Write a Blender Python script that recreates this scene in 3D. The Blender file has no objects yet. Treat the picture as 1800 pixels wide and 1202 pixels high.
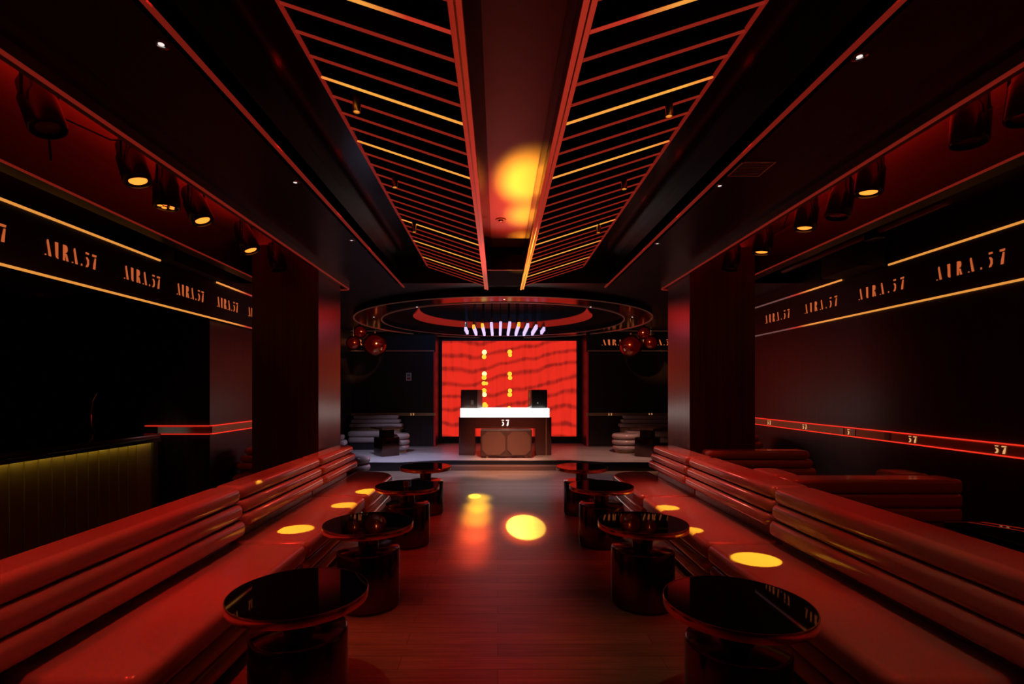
import bpy, bmesh, math, random
from mathutils import Vector, Matrix
random.seed(5)
C = bpy.context.scene.collection
F, H = 890.0, 1.54          # focal length in px (frame 1800 wide), camera height
PI = math.pi

# ------------------------------------------------------------------ materials
MATS = {}
def mat(name, col, rough=.5, metal=0., emit=None, es=0., coat=0., spec=.5, bump=None, bscale=20, bstr=.2, trans=0., ior=1.45, alpha=1.):
    m = bpy.data.materials.new(name); m.use_nodes = True
    nt = m.node_tree; b = nt.nodes['Principled BSDF']
    b.inputs['Base Color'].default_value = (*col, 1)
    b.inputs['Roughness'].default_value = rough
    b.inputs['Metallic'].default_value = metal
    b.inputs['Coat Weight'].default_value = coat
    b.inputs['Specular IOR Level'].default_value = spec
    b.inputs['Transmission Weight'].default_value = trans
    b.inputs['IOR'].default_value = ior
    if emit:
        b.inputs['Emission Color'].default_value = (*emit, 1)
        b.inputs['Emission Strength'].default_value = es
    if bump:
        tc = nt.nodes.new('ShaderNodeTexCoord')
        tx = nt.nodes.new('ShaderNodeTexNoise'); tx.inputs['Scale'].default_value = bscale
        tx.inputs['Detail'].default_value = 3
        nt.links.new(tc.outputs['Object'], tx.inputs['Vector'])
        bp = nt.nodes.new('ShaderNodeBump'); bp.inputs['Strength'].default_value = bstr
        bp.inputs['Distance'].default_value = bump
        nt.links.new(tx.outputs['Fac'], bp.inputs['Height'])
        nt.links.new(bp.outputs['Normal'], b.inputs['Normal'])
    MATS[name] = m
    return m

def wood_floor(name, c1, c2, rough, plank_w=.14, plank_l=1.5):
    """planks running across the room (along X)"""
    m = bpy.data.materials.new(name); m.use_nodes = True
    nt = m.node_tree; N = nt.nodes; L = nt.links; b = N['Principled BSDF']
    g = N.new('ShaderNodeNewGeometry')
    br = N.new('ShaderNodeTexBrick'); br.offset = .37; br.squash = 1
    br.inputs['Scale'].default_value = 1
    br.inputs['Brick Width'].default_value = plank_l
    br.inputs['Row Height'].default_value = plank_w
    br.inputs['Mortar Size'].default_value = .0015
    br.inputs['Color1'].default_value = (*c1, 1); br.inputs['Color2'].default_value = (*c2, 1)
    br.inputs['Mortar'].default_value = (.02, .012, .008, 1)
    br.inputs['Bias'].default_value = 0
    L.new(g.outputs['Position'], br.inputs['Vector'])
    mp = N.new('ShaderNodeMapping'); mp.inputs['Scale'].default_value = (1.2, 22, 1)
    L.new(g.outputs['Position'], mp.inputs['Vector'])
    nz = N.new('ShaderNodeTexNoise'); nz.inputs['Scale'].default_value = 2.2; nz.inputs['Detail'].default_value = 6
    L.new(mp.outputs['Vector'], nz.inputs['Vector'])
    mx = N.new('ShaderNodeMix'); mx.data_type = 'RGBA'; mx.blend_type = 'MULTIPLY'
    mx.inputs['Factor'].default_value = .75
    cr = N.new('ShaderNodeValToRGB')
    cr.color_ramp.elements[0].position = .3; cr.color_ramp.elements[0].color = (.45, .45, .45, 1)
    cr.color_ramp.elements[1].position = .7; cr.color_ramp.elements[1].color = (1.2, 1.2, 1.2, 1)
    L.new(nz.outputs['Fac'], cr.inputs['Fac'])
    L.new(br.outputs['Color'], mx.inputs[6]); L.new(cr.outputs['Color'], mx.inputs[7])
    L.new(mx.outputs[2], b.inputs['Base Color'])
    b.inputs['Roughness'].default_value = rough
    rr = N.new('ShaderNodeMapRange'); rr.inputs['To Min'].default_value = rough - .07; rr.inputs['To Max'].default_value = rough + .1
    L.new(nz.outputs['Fac'], rr.inputs['Value']); L.new(rr.outputs['Result'], b.inputs['Roughness'])
    bp = N.new('ShaderNodeBump'); bp.inputs['Strength'].default_value = .25; bp.inputs['Distance'].default_value = .004
    L.new(nz.outputs['Fac'], bp.inputs['Height']); L.new(bp.outputs['Normal'], b.inputs['Normal'])
    MATS[name] = m
    return m

def panel_wood(name, c, rough, coat=0.):
    """dark veneer with fine vertical grain"""
    m = mat(name, c, rough, coat=coat)
    nt = m.node_tree; N = nt.nodes; L = nt.links; b = N['Principled BSDF']
    g = N.new('ShaderNodeNewGeometry')
    mp = N.new('ShaderNodeMapping'); mp.inputs['Scale'].default_value = (38, 38, .7)
    L.new(g.outputs['Position'], mp.inputs['Vector'])
    nz = N.new('ShaderNodeTexNoise'); nz.inputs['Scale'].default_value = 1; nz.inputs['Detail'].default_value = 5
    L.new(mp.outputs['Vector'], nz.inputs['Vector'])
    cr = N.new('ShaderNodeValToRGB')
    cr.color_ramp.elements[0].position = .3; cr.color_ramp.elements[0].color = (*[v * .7 for v in c], 1)
    cr.color_ramp.elements[1].position = .75; cr.color_ramp.elements[1].color = (*[v * 1.5 for v in c], 1)
    L.new(nz.outputs['Fac'], cr.inputs['Fac']); L.new(cr.outputs['Color'], b.inputs['Base Color'])
    return m

def grad_glow(name, axis, stops, strength):
    """glowing strip, colour changing along a world axis: pixel LEDs, and spill painted on a trim"""
    m = bpy.data.materials.new(name); m.use_nodes = True
    nt = m.node_tree; N = nt.nodes; L = nt.links
    N.remove(N['Principled BSDF'])
    e = N.new('ShaderNodeEmission'); e.inputs['Strength'].default_value = strength
    g = N.new('ShaderNodeNewGeometry'); s = N.new('ShaderNodeSeparateXYZ')
    L.new(g.outputs['Position'], s.inputs['Vector'])
    lo, hi = stops[0][0], stops[-1][0]
    mr = N.new('ShaderNodeMapRange'); mr.inputs['From Min'].default_value = lo; mr.inputs['From Max'].default_value = hi
    src = s.outputs[axis if axis != 'AX' else 'X']
    if axis == 'AX':
        a = N.new('ShaderNodeMath'); a.operation = 'SUBTRACT'; a.inputs[1].default_value = .09
        L.new(src, a.inputs[0]); ab = N.new('ShaderNodeMath'); ab.operation = 'ABSOLUTE'
        L.new(a.outputs[0], ab.inputs[0]); src = ab.outputs[0]
    L.new(src, mr.inputs['Value'])
    cr = N.new('ShaderNodeValToRGB'); els = cr.color_ramp.elements
    while len(els) < len(stops): els.new(.5)
    for el, (p, c) in zip(els, stops):
        el.position = (p - lo) / (hi - lo); el.color = (*c, 1)
    L.new(mr.outputs['Result'], cr.inputs['Fac']); L.new(cr.outputs['Color'], e.inputs['Color'])
    L.new(e.outputs['Emission'], N['Material Output'].inputs['Surface'])
    MATS[name] = m
    return m

FLOOR = wood_floor('floor_wood', (.24, .15, .095), (.155, .095, .06), .36)
STAGEW = wood_floor('stage_wood', (.44, .38, .35), (.32, .27, .25), .33, .12, 1.2)
LEATHER = mat('leather', (.36, .26, .23), .15, bump=.006, bscale=6, bstr=.15, spec=.6)
WALLW = panel_wood('wall_veneer', (.020, .012, .011), .34)
COLW = panel_wood('column_veneer', (.055, .040, .037), .30)
BLACK = mat('black_paint', (.012, .009, .009), .6)
CEIL = mat('ceiling_black', (.016, .011, .011), .38)
GLOSSB = mat('gloss_black', (.010, .008, .009), .16, spec=.5)
FINM = mat('slat_dark', (.020, .012, .011), .35)
CPANEL = mat('gloss_centre_panel', (.17, .07, .055), .42, spec=.3)
RECESS = mat('recess_paint', (.30, .12, .07), .7)
COPPER = mat('copper_rim', (.80, .42, .26), .20, metal=1.)
BRONZE = mat('bronze_mirror', (.12, .07, .06), .15, metal=1.)
BRONZE2 = mat('bronze_satin', (.30, .14, .09), .28, metal=1.)
MIRROR = mat('black_mirror_glass', (.003, .0025, .0025), .03, spec=.3)
FRAMEB = mat('frame_brown', (.13, .07, .045), .35)
BRASS = mat('brass', (.75, .48, .20), .25, metal=1.)
BRASSD = mat('dull_brass_rail', (.50, .34, .17), .45, metal=.6)
WOODP = panel_wood('plinth_wood', (.20, .12, .06), .35)
CAN = mat('can_black', (.012, .010, .010), .22, spec=.6)
CHROME = mat('chrome', (.7, .7, .7), .15, metal=1.)
PLASTIC = mat('pale_plastic', (.45, .40, .36), .5)
PLASTICD = mat('dim_plastic', (.16, .12, .10), .5)
RED = (1., .035, .012)
TRIMR = mat('red_trim_glow', (.05, .01, .01), .4, emit=(1., .055, .03), es=.15)  # ceiling trim, its red put in as a dim glow
TRIMD = mat('rim_trim_metal', (.50, .33, .28), .30, metal=1.,emit=(1., .30, .2), es=.035)  # metal edges with a faint glow put into them
SLATR = mat('red_slat_led', (.05, .01, .01), .4, emit=(1., .06, .03), es=.23)
RAILR = mat('red_rail_led', (.05, .01, .01), .4, emit=(1., .035, .015), es=.9)
YEL = mat('amber_streak_glow', (.1, .05, .02), .4, emit=(1., .38, .055), es=.85)
TXT = mat('amber_letter', (.1, .04, .02), .4, emit=(1., .20, .055), es=.50)
TXTB = mat('pale_letter', (.1, .05, .03), .4, emit=(1., .48, .20), es=.75)
SLATY = grad_glow('amber_slat_led', 'AX', [(.1, (1., .12, .03)), (.30, (1., .38, .06)), (.9, (1., .42, .06)), (1.15, (.9, .1, .03))], .95)
SLATP = grad_glow('part_amber_slat_led', 'AX', [(.1, (.3, .02, .01)), (.45, (.6, .04, .02)), (.62, (1., .38, .06)), (1.15, (1., .42, .06))], .9)
BANDL = grad_glow('amber_band_led', 'Y', [(0, (.70, .25, .045)), (5.6, (.80, .30, .05)), (6.75, (.9, .30, .06)), (7.05, (.5, .03, .02)), (7.4, (.16, .06, .055)), (9, (.12, .06, .055))], 1.)
TUBE = mat('lit_tube', (.8, .7, .8), .4, emit=(.74, .58, 1.), es=1.0)
TUBEY = mat('amber_tube', (.8, .5, .2), .4, emit=(1., .42, .03), es=1.4)
WHITEP = mat('white_light_panel', (.8, .8, .8), .4, emit=(1., .93, .86), es=2.3)
GLASS = mat('clear_glass', (1, .9, .85), .02, trans=1., ior=1.45)
def globe_glass():
    m = bpy.data.materials.new('amber_globe_glass'); m.use_nodes = True
    nt = m.node_tree; N = nt.nodes; L = nt.links; N.remove(N['Principled BSDF'])
    tr = N.new('ShaderNodeBsdfTransparent'); tr.inputs['Color'].default_value = (.95, .62, .50, 1)
    gl = N.new('ShaderNodeBsdfGlossy'); gl.inputs['Color'].default_value = (1., .52, .30, 1); gl.inputs['Roughness'].default_value = .10
    fr = N.new('ShaderNodeFresnel'); fr.inputs['IOR'].default_value = 2.4
    mx = N.new('ShaderNodeMixShader')
    L.new(fr.outputs[0], mx.inputs[0]); L.new(tr.outputs[0], mx.inputs[1]); L.new(gl.outputs[0], mx.inputs[2])
    L.new(mx.outputs[0], N['Material Output'].inputs['Surface'])
    return m
GLOBE = globe_glass()
GLOW = mat('red_globe_core', (.10, .01, .006), .25, emit=(1., .03, .012), es=.035)
BARLED = mat('bar_led', (.1, .1, .02), .4, emit=(1., .74, .10), es=15.)
LENSY = mat('lens_amber', (.2, .1, .02), .3, emit=(1., .22, .025), es=2.2)
LENSO = mat('lens_off', (.10, .05, .05), .12, spec=.8)
DOWNL = mat('downlight_lens', (.8, .8, .8), .3, emit=(1., .86, .8), es=1.0)
FLUTE = mat('bar_flute', (.17, .12, .055), .36, metal=.45)
SPKM = mat('speaker_grille', (.10, .045, .028), .45)
SPKF = mat('speaker_box', (.05, .022, .016), .4)
BOOTH = mat('booth_gloss', (.075, .026, .022), .22, coat=.4)
GRILLE = mat('vent_grey', (.85, .80, .76), .35)
TRAYM = mat('tray_green_gold', (.07, .055, .02), .4, metal=.5)

# LED screen: red moire cloth picture
def screen_mat():
    m = bpy.data.materials.new('led_screen_picture'); m.use_nodes = True
    nt = m.node_tree; N = nt.nodes; L = nt.links
    N.remove(N['Principled BSDF'])
    tc = N.new('ShaderNodeTexCoord'); sp = N.new('ShaderNodeSeparateXYZ')
    L.new(tc.outputs['Object'], sp.inputs['Vector'])
    def math_(op, a, b=None):
        n = N.new('ShaderNodeMath'); n.operation = op
        for i, v in enumerate((a, b)):
            if v is None: continue
            if isinstance(v, (int, float)): n.inputs[i].default_value = v
            else: L.new(v, n.inputs[i])
        return n.outputs[0]
    x, z = sp.outputs['X'], sp.outputs['Z']
    # gently rising bands: z - slope(x)
    nz = N.new('ShaderNodeTexNoise'); nz.inputs['Scale'].default_value = .9; nz.inputs['Detail'].default_value = 2
    L.new(tc.outputs['Object'], nz.inputs['Vector'])
    wob = math_('MULTIPLY', nz.outputs['Fac'], .55)
    tilt = math_('MULTIPLY', math_('SINE', math_('MULTIPLY', math_('ADD', x, -.3), 1.0)), .24)
    ph = math_('ADD', math_('SUBTRACT', z, tilt), wob)
    band = math_('SINE', math_('MULTIPLY', ph, 2 * PI / .36))
    band = math_('POWER', math_('MAXIMUM', band, 0), 2)
    mp = N.new('ShaderNodeMapping'); mp.inputs['Scale'].default_value = (5.2, 1, .55)
    L.new(tc.outputs['Object'], mp.inputs['Vector'])
    n2 = N.new('ShaderNodeTexNoise'); n2.inputs['Scale'].default_value = 1.6; n2.inputs['Detail'].default_value = 3
    L.new(mp.outputs['Vector'], n2.inputs['Vector'])
    streak = math_('MAXIMUM', math_('MULTIPLY', math_('SUBTRACT', n2.outputs['Fac'], .48), 3.6), 0)
    dark = math_('MULTIPLY', band, math_('ADD', math_('MULTIPLY', streak, .7), .62))
    dark = math_('ADD', dark, math_('MULTIPLY', streak, .25))
    fac = math_('MINIMUM', math_('MULTIPLY', dark, .9), .75)
    mx = N.new('ShaderNodeMix'); mx.data_type = 'RGBA'
    L.new(fac, mx.inputs['Factor'])
    mx.inputs[6].default_value = (.82, .026, .013, 1); mx.inputs[7].default_value = (.16, .010, .008, 1)
    e = N.new('ShaderNodeEmission'); e.inputs['Strength'].default_value = 1.
    L.new(mx.outputs[2], e.inputs['Color']); L.new(e.outputs['Emission'], N['Material Output'].inputs['Surface'])
    return m
SCREEN = screen_mat()
DOTY = mat('screen_dot', (.1, .1, 0), .5, emit=(1., .60, .035), es=1.15)
DOTW = mat('screen_dot_bright', (.1, .1, 0), .5, emit=(1., .85, .35), es=1.5)

# ------------------------------------------------------------------ mesh helpers
def new(): return bmesh.new()
def obj(name, bm, m, parent=None, smooth=True, loc=None):
    me = bpy.data.meshes.new(name); bmesh.ops.recalc_face_normals(bm, faces=bm.faces[:])
    bm.to_mesh(me); bm.free()
    if smooth:
        for p in me.polygons: p.use_smooth = True
        try: me.set_sharp_from_angle(angle=math.radians(38))
        except Exception: pass
    me.materials.append(m)
    o = bpy.data.objects.new(name, me); C.objects.link(o)
    if parent is not None: o.parent = parent
    if loc: o.location = loc
    return o
def box(bm, x0, x1, y0, y1, z0, z1):
    v = [bm.verts.new(p) for p in ((x0,y0,z0),(x1,y0,z0),(x1,y1,z0),(x0,y1,z0),(x0,y0,z1),(x1,y0,z1),(x1,y1,z1),(x0,y1,z1))]
    for f in ((0,3,2,1),(4,5,6,7),(0,1,5,4),(1,2,6,5),(2,3,7,6),(3,0,4,7)): bm.faces.new([v[i] for i in f])
    return bm
def hexa(bm, pts):
    v = [bm.verts.new(p) for p in pts]
    for f in ((0,3,2,1),(4,5,6,7),(0,1,5,4),(1,2,6,5),(2,3,7,6),(3,0,4,7)): bm.faces.new([v[i] for i in f])
    return bm
def rrect(x0, x1, y0, y1, r, n=5):
    """plan outline; r = radius or four radii for corners (x0y0, x1y0, x1y1, x0y1)"""
    rs = r if isinstance(r, (tuple, list)) else (r,) * 4
    out = []
    for (cx, cy, sx, sy, a0, rr) in ((x0,y0,1,1,180,rs[0]),(x1,y0,-1,1,270,rs[1]),(x1,y1,-1,-1,0,rs[2]),(x0,y1,1,-1,90,rs[3])):
        if rr < 1e-4: out.append((cx, cy)); continue
        k = max(n, int(rr * 40))
        for i in range(k + 1):
            a = math.radians(a0 + 90 * i / k)
            out.append((cx + sx * rr + rr * math.cos(a), cy + sy * rr + rr * math.sin(a)))
    return out
def prism(bm, plan, z0, z1, r=0., seg=4, rb=None):
    """extruded outline whose top and bottom rims are rounded with radius r: built as stacked inset outlines"""
    rb = r if rb is None else rb
    n = len(plan)
    cx = sum(p[0] for p in plan) / n; cy = sum(p[1] for p in plan) / n
    area = sum(plan[i][0]*plan[(i+1)%n][1]-plan[(i+1)%n][0]*plan[i][1] for i in range(n))
    sg = 1 if area > 0 else -1
    nor = []
    for i in range(n):
        a, b, c = Vector(plan[i-1]), Vector(plan[i]), Vector(plan[(i+1)%n])
        t1 = (b - a).normalized(); t2 = (c - b).normalized()
        n1 = Vector((t1.y, -t1.x)) * sg; n2 = Vector((t2.y, -t2.x)) * sg
        m = (n1 + n2); m = m / max(m.length_squared / 2, .3) if m.length > 1e-6 else n1
        nor.append(m)
    rings = []
    def ring(ins, z): rings.append([bm.verts.new((plan[i][0] - nor[i].x * ins, plan[i][1] - nor[i].y * ins, z)) for i in range(n)])
    if rb > 0:
        for k in range(seg + 1):
            a = PI / 2 * k / seg; ring(rb * (1 - math.sin(a)), z0 + rb * (1 - math.cos(a)))
    else: ring(0, z0)
    if r > 0:
        for k in range(seg + 1):
            a = PI / 2 * k / seg; ring(r * (1 - math.cos(a)), z1 - r * (1 - math.sin(a)))
        if r > .01:
            for v, w in zip([bm.verts.new(q.co) for q in rings[-1]], range(n)):
                if w == 0: rings.append([])
                c_ = Vector((cx, cy, v.co.z)); v.co = v.co + (c_ - v.co).normalized() * min(.006, r * .3); rings[-1].append(v)
    else: ring(0, z1)
    for a, b in zip(rings, rings[1:]):
        for i in range(n):
            j = (i + 1) % n
            bm.faces.new((a[i], a[j], b[j], b[i]))
    bm.faces.new(rings[0][::-1]); bm.faces.new(rings[-1])
    return bm
def lathe(bm, prof, n=64, axis=(0, 0)):
    rings = []
    for r, z in prof:
        if r < 1e-5: rings.append([bm.verts.new((axis[0], axis[1], z))])
        else: rings.append([bm.verts.new((axis[0] + r * math.cos(2*PI*i/n), axis[1] + r * math.sin(2*PI*i/n), z)) for i in range(n)])
    for a, b in zip(rings, rings[1:]):
        for i in range(n):
            j = (i + 1) % n
            if len(a) == 1 and len(b) == 1: continue
            if len(a) == 1: bm.faces.new((a[0], b[j], b[i]))
            elif len(b) == 1: bm.faces.new((a[i], a[j], b[0]))
            else: bm.faces.new((a[i], a[j], b[j], b[i]))
    return bm
def tube(bm, pts, r, n=8, closed=False):
    pts = [Vector(p) for p in pts]; rings = []
    for i, p in enumerate(pts):
        a = pts[i-1] if (i > 0 or closed) else p; b = pts[(i+1) % len(pts)] if (i < len(pts)-1 or closed) else p
        t = (b - a).normalized()
        u = t.cross(Vector((0, 0, 1)));
        if u.length < 1e-3: u = t.cross(Vector((1, 0, 0)))
        u.normalize(); w = t.cross(u)
        rings.append([bm.verts.new(p + r * (math.cos(2*PI*k/n) * u + math.sin(2*PI*k/n) * w)) for k in range(n)])
    m = len(rings)
    for i in range(m if closed else m - 1):
        a, b = rings[i], rings[(i+1) % m]
        for k in range(n): bm.faces.new((a[k], a[(k+1)%n], b[(k+1)%n], b[k]))
    if not closed: bm.faces.new(rings[0][::-1]); bm.faces.new(rings[-1])
    return bm
def sphere(bm, c, r, u=32, v=20):
    bmesh.ops.create_uvsphere(bm, u_segments=u, v_segments=v, radius=r, matrix=Matrix.Translation(c)); return bm
def empty(name, loc=(0, 0, 0), rz=0.):
    o = bpy.data.objects.new(name, None); C.objects.link(o); o.location = loc; o.rotation_euler.z = rz
    o.empty_display_size = .1
    return o
def tag(o, label, cat, group=None):
    o['label'] = label; o['category'] = cat
    if group: o['group'] = group
    return o
def thing(name, label, cat, loc=(0,0,0), rz=0., group=None): return tag(empty(name, loc, rz), label, cat, group)
def struct(name, bm, m, smooth=False):
    o = obj(name, bm, m, smooth=smooth); o['kind'] = 'structure'; return o
def copy_tree(o, parent=None):
    c = o.copy(); C.objects.link(c); c.parent = parent
    for ch in o.children: copy_tree(ch, c)
    return c

# ------------------------------------------------------------------ lettering (stencil didone), unit cap height
G = {
 'A': (.78, [[(.30,1),(.40,1),(.78,.0),(.52,0),(.25,.86)], [(.0,0),(.13,0),(.13,.07),(.0,.07)]]),
 'U': (.52, [[(0,1),(.34,1),(.28,.94),(.28,.16),(.40,.02),(.34,-.02),(.14,.04),(.06,.18),(.06,.94)]]),
 'R': (.68, [[(0,0),(.22,0),(.22,1),(0,1)], [(.28,1),(.46,.97),(.56,.84),(.56,.68),(.46,.55),(.30,.50),(.37,.60),(.38,.90)], [(.28,.46),(.46,.44),(.70,0),(.46,.0),(.42,.14)]]),
 '.': (.16, [[(0,0),(.12,0),(.12,.13),(0,.13)]]),
 '5': (.46, [[(0,1),(.42,1),(.42,.88),(0,.88)], [(.06,.68),(.22,.67),(.42,.52),(.43,.22),(.27,.02),(.03,-.01),(.03,.08),(.17,.12),(.23,.27),(.21,.46),(.07,.60)]]),
 '7': (.60, [[(0,1),(.60,1),(.54,.86),(0,.86)], [(.38,.78),(.52,.78),(.38,.30),(.40,0),(.12,0),(.18,.30)]]),
}
def letters(word, h, total, to3, depth=.006, gf=.30):
    """polygons of word; glyphs spread so that the word is `total` long; to3(u, v, d) -> world"""
    bm = new(); k = min(1., (total - gf * h * (len(word) - 1)) / sum(G[c][0] * h for c in word)); ws = [G[c][0] * h * k for c in word]
    gap = (total - sum(ws)) / max(len(word) - 1, 1)
    u = 0
    for c, w in zip(word, ws):
        for poly in G[c][1]:
            a = [bm.verts.new(to3(u + x * h * k, y * h, 0)) for x, y in poly]
            b = [bm.verts.new(to3(u + x * h * k, y * h, depth)) for x, y in poly]
            n = len(a)
            bm.faces.new(a[::-1]); bm.faces.new(b)
            for i in range(n): bm.faces.new((a[i], a[(i+1)%n], b[(i+1)%n], b[i]))
        u += w + gap
    bmesh.ops.triangulate(bm, faces=[f for f in bm.faces if len(f.verts) > 4])
    return bm

# ------------------------------------------------------------------ the room
ZC = 3.04                      # main ceiling
ZB = 2.98                      # underside of the slot frames
XL, XR = -3.6, 4.2
YB, YS = 12.46, 13.3           # side back walls, screen recess wall
def quadbox(name, x0, x1, y0, y1, z0, z1, m): return struct(name, box(new(), x0, x1, y0, y1, z0, z1), m)
quadbox('floor', -6.6, 4.4, -1.2, YS + .2, -.1, 0, FLOOR)
quadbox('wall_right', XR, XR + .12, -1.2, YS, 0, 3.9, WALLW)
# left wall: bar alcove far wall, block face, block side
quadbox('wall_left', -6.1, -6.0, -1.2, 6.33, 0, 3.9, WALLW)
quadbox('wall_left_block', -6.0, XL, 6.33, YS, 0, 3.9, WALLW)
bm = new()
box(bm, XL, -1.53, YB, YS, 0, 3.9); struct('wall_back_left', bm, WALLW)
bm = new(); box(bm, 2.18, XR, YB, YS, 0, 3.9); struct('wall_back_right', bm, WALLW)
quadbox('wall_back', -1.6, 2.3, YS, YS + .1, 0, 3.9, BLACK)
quadbox('wall_front', -6.1, 4.3, -1.3, -1.2, 0, 3.9, BLACK)
# roof slab above everything
quadbox('ceiling_slab', -6.2, 4.4, -1.3, YS + .2, 3.62, 3.72, RECESS)
# main ceiling strips beside the coffer
CX0, CX1, CY1 = -1.355, 1.547, 7.05
SL0, SL1 = -3.10, -2.09      # left slot
SR0, SR1 = 2.30, 3.18        # right slot
SY = 7.22
def strip(name, x0, x1, y0, y1, m=CEIL, z0=ZC, z1=ZC + .12): return quadbox(name, x0, x1, y0, y1, z0, z1, m)
strip('ceiling_left_strip', SL1 - .0, CX0, -1.2, CY1)
strip('ceiling_right_strip', CX1, SR0, -1.2, CY1)
# rear ceiling with the round opening
RC = (.10, 10.42); RI, RO = 2.43, 2.95
bm = new()
x0, x1, y0, y1 = -3.6, 4.2, CY1, YS
angs = sorted(set([2*PI*i/96 for i in range(96)] + [math.atan2(cy - RC[1], cx - RC[0]) % (2*PI) for cx in (x0, x1) for cy in (y0, y1)]))
inn, out, innt = [], [], []
for a in angs:
    c, s = math.cos(a), math.sin(a)
    t = min([((x1 if c > 0 else x0) - RC[0]) / c if abs(c) > 1e-9 else 1e9, ((y1 if s > 0 else y0) - RC[1]) / s if abs(s) > 1e-9 else 1e9])
    inn.append(bm.verts.new((RC[0] + (RI+.02) * c, RC[1] + (RI+.02) * s, ZC)))
    innt.append(bm.verts.new((RC[0] + (RI+.02) * c, RC[1] + (RI+.02) * s, ZC + .45)))
    out.append(bm.verts.new((RC[0] + t * c, RC[1] + t * s, ZC)))
for i in range(len(angs)):
    j = (i + 1) % len(angs)
    bm.faces.new((inn[i], inn[j], out[j], out[i])); bm.faces.new((inn[i], inn[j], innt[j], innt[i]))
bm.faces.new(innt)
struct('ceiling_rear', bm, CEIL)
# slot frames (dropped beams round the two lighting slots)
def frame_beam(name, pts, w, z0, z1, m):
    """beam following a plan polyline, offset to the left by w"""
    bm = new(); n = len(pts); P = [Vector(p) for p in pts]
    rows = []
    for i, p in enumerate(P):
        t = ((P[i+1] - p) if i < n-1 else (p - P[i-1])).normalized()
        if 0 < i < n-1: t = ((P[i+1]-p).normalized() + (p-P[i-1]).normalized()).normalized()
        nn = Vector((-t.y, t.x)) * w
        q = p + nn
        rows.append([bm.verts.new((p.x, p.y, z0)), bm.verts.new((q.x, q.y, z0)), bm.verts.new((q.x, q.y, z1)), bm.verts.new((p.x, p.y, z1))])
    for a, b in zip(rows, rows[1:]):
        for k in range(4): bm.faces.new((a[k], a[(k+1)%4], b[(k+1)%4], b[k]))
    bm.faces.new(rows[0][::-1]); bm.faces.new(rows[-1])
    return bm
def slot_outline(xin, xout, yend, r=.10):
    s = 1 if xout > xin else -1
    pts = [(xin, -1.2)]
    for k in range(9):
        a = PI/2 * k / 8; pts.append((xin + s * r * (1 - math.cos(a)), yend - r + r * math.sin(a)))
    pts.append((xout, yend))
    return pts
oL = slot_outline(SL1, SL0, SY); oR = slot_outline(SR0, SR1, SY)
struct('ceiling_slot_frame_left', frame_beam('f', oL, .07, ZB, ZC + .3, BRONZE2), FRAMEB)
struct('ceiling_slot_frame_right', frame_beam('f', oR, -.07, ZB, ZC + .3, BRONZE2), FRAMEB)
def trim_path(name, label, pts, w, z, h, m, cat='light strip'):
    o = obj(name, frame_beam('t', pts, w, z, z + h, m), m, smooth=False)
    return tag(o, label, cat)
trim_path('ceiling_glow_trim', 'dim red glowing trim edging the left lighting slot beside the column', oL, .022, ZB - .010, .0102, TRIMR)
trim_path('ceiling_glow_trim', 'dim red glowing trim edging the right lighting slot beside the column', oR, -.022, ZB - .010, .0102, TRIMR)
struct('ceiling_beam_left', box(new(), SL0 - .16, SL0, -1.2, SY, ZB, ZC + .3), CEIL)
struct('ceiling_beam_right', box(new(), SR1, SR1 + .16, -1.2, SY, ZB, ZC + .3), CEIL)
tag(obj('ceiling_glow_trim', box(new(), SL0 - .005, SL0 + .015, -1.2, SY - .03, ZB - .010, ZB - .0002), TRIMR, smooth=False), 'dim red glowing trim on outer edge of left slot above the amber sign band', 'light strip')
tag(obj('ceiling_glow_trim', box(new(), SR1 - .015, SR1 + .005, -1.2, SY - .03, ZB - .010, ZB - .0002), TRIMR, smooth=False), 'dim red glowing trim on outer edge of right slot above the amber sign band', 'light strip')
# recess inner linings
struct('ceiling_slot_lining_left', box(new(), SL1 + .0705, SL1 + .10, -1.2, CY1, ZC + .12, 3.62), BLACK)
struct('ceiling_slot_lining_right', box(new(), SR0 - .10, SR0 - .0705, -1.2, CY1, ZC + .12, 3.62), BLACK)
struct('ceiling_slot_end', box(new(), -3.6, 4.2, SY + .075, SY + .12, ZC+.001, 3.62), BLACK)
# outer recess ceilings
struct('ceiling_outer_left', box(new(), -3.6, SL0 - .16, -1.2, 6.3, 3.25, 3.33), BLACK)
struct('ceiling_outer_right', box(new(), SR1 + .16, XR, -1.2, 8.4, 3.25, 3.33), BLACK)
struct('ceiling_bar', box(new(), -6.0, -3.62, -1.2, 6.33, 2.62, 2.70), BLACK)
# coffer: sides, flat top, end
ZT = 3.30
struct('ceiling_coffer_top', box(new(), CX0 - .05, CX1 + .05, -1.2, CY1, ZT, ZT + .06), GLOSSB)
struct('ceiling_coffer_side_left', box(new(), CX0 - .05, CX0, -1.2, CY1, ZC, ZT), CEIL)
struct('ceiling_coffer_side_right', box(new(), CX1, CX1 + .05, -1.2, CY1, ZC, ZT), CEIL)
struct('ceiling_coffer_end', box(new(), CX0 - .05, CX1 + .05, CY1, CY1 + .05, ZC + .0005, ZT + .06), BLACK)
tag(obj('ceiling_glow_trim', box(new(), CX0 - .012, CX0 + .012, -1.2, 7.3, ZC - .012, ZC - .0003), TRIMR, smooth=False), 'dim red glowing trim along left edge of the central ceiling coffer', 'light strip')
tag(obj('ceiling_glow_trim', box(new(), CX1 - .012, CX1 + .012, -1.2, 7.3, ZC - .012, ZC - .0003), TRIMR, smooth=False), 'dim red glowing trim along right edge of the central ceiling coffer', 'light strip')
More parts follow.
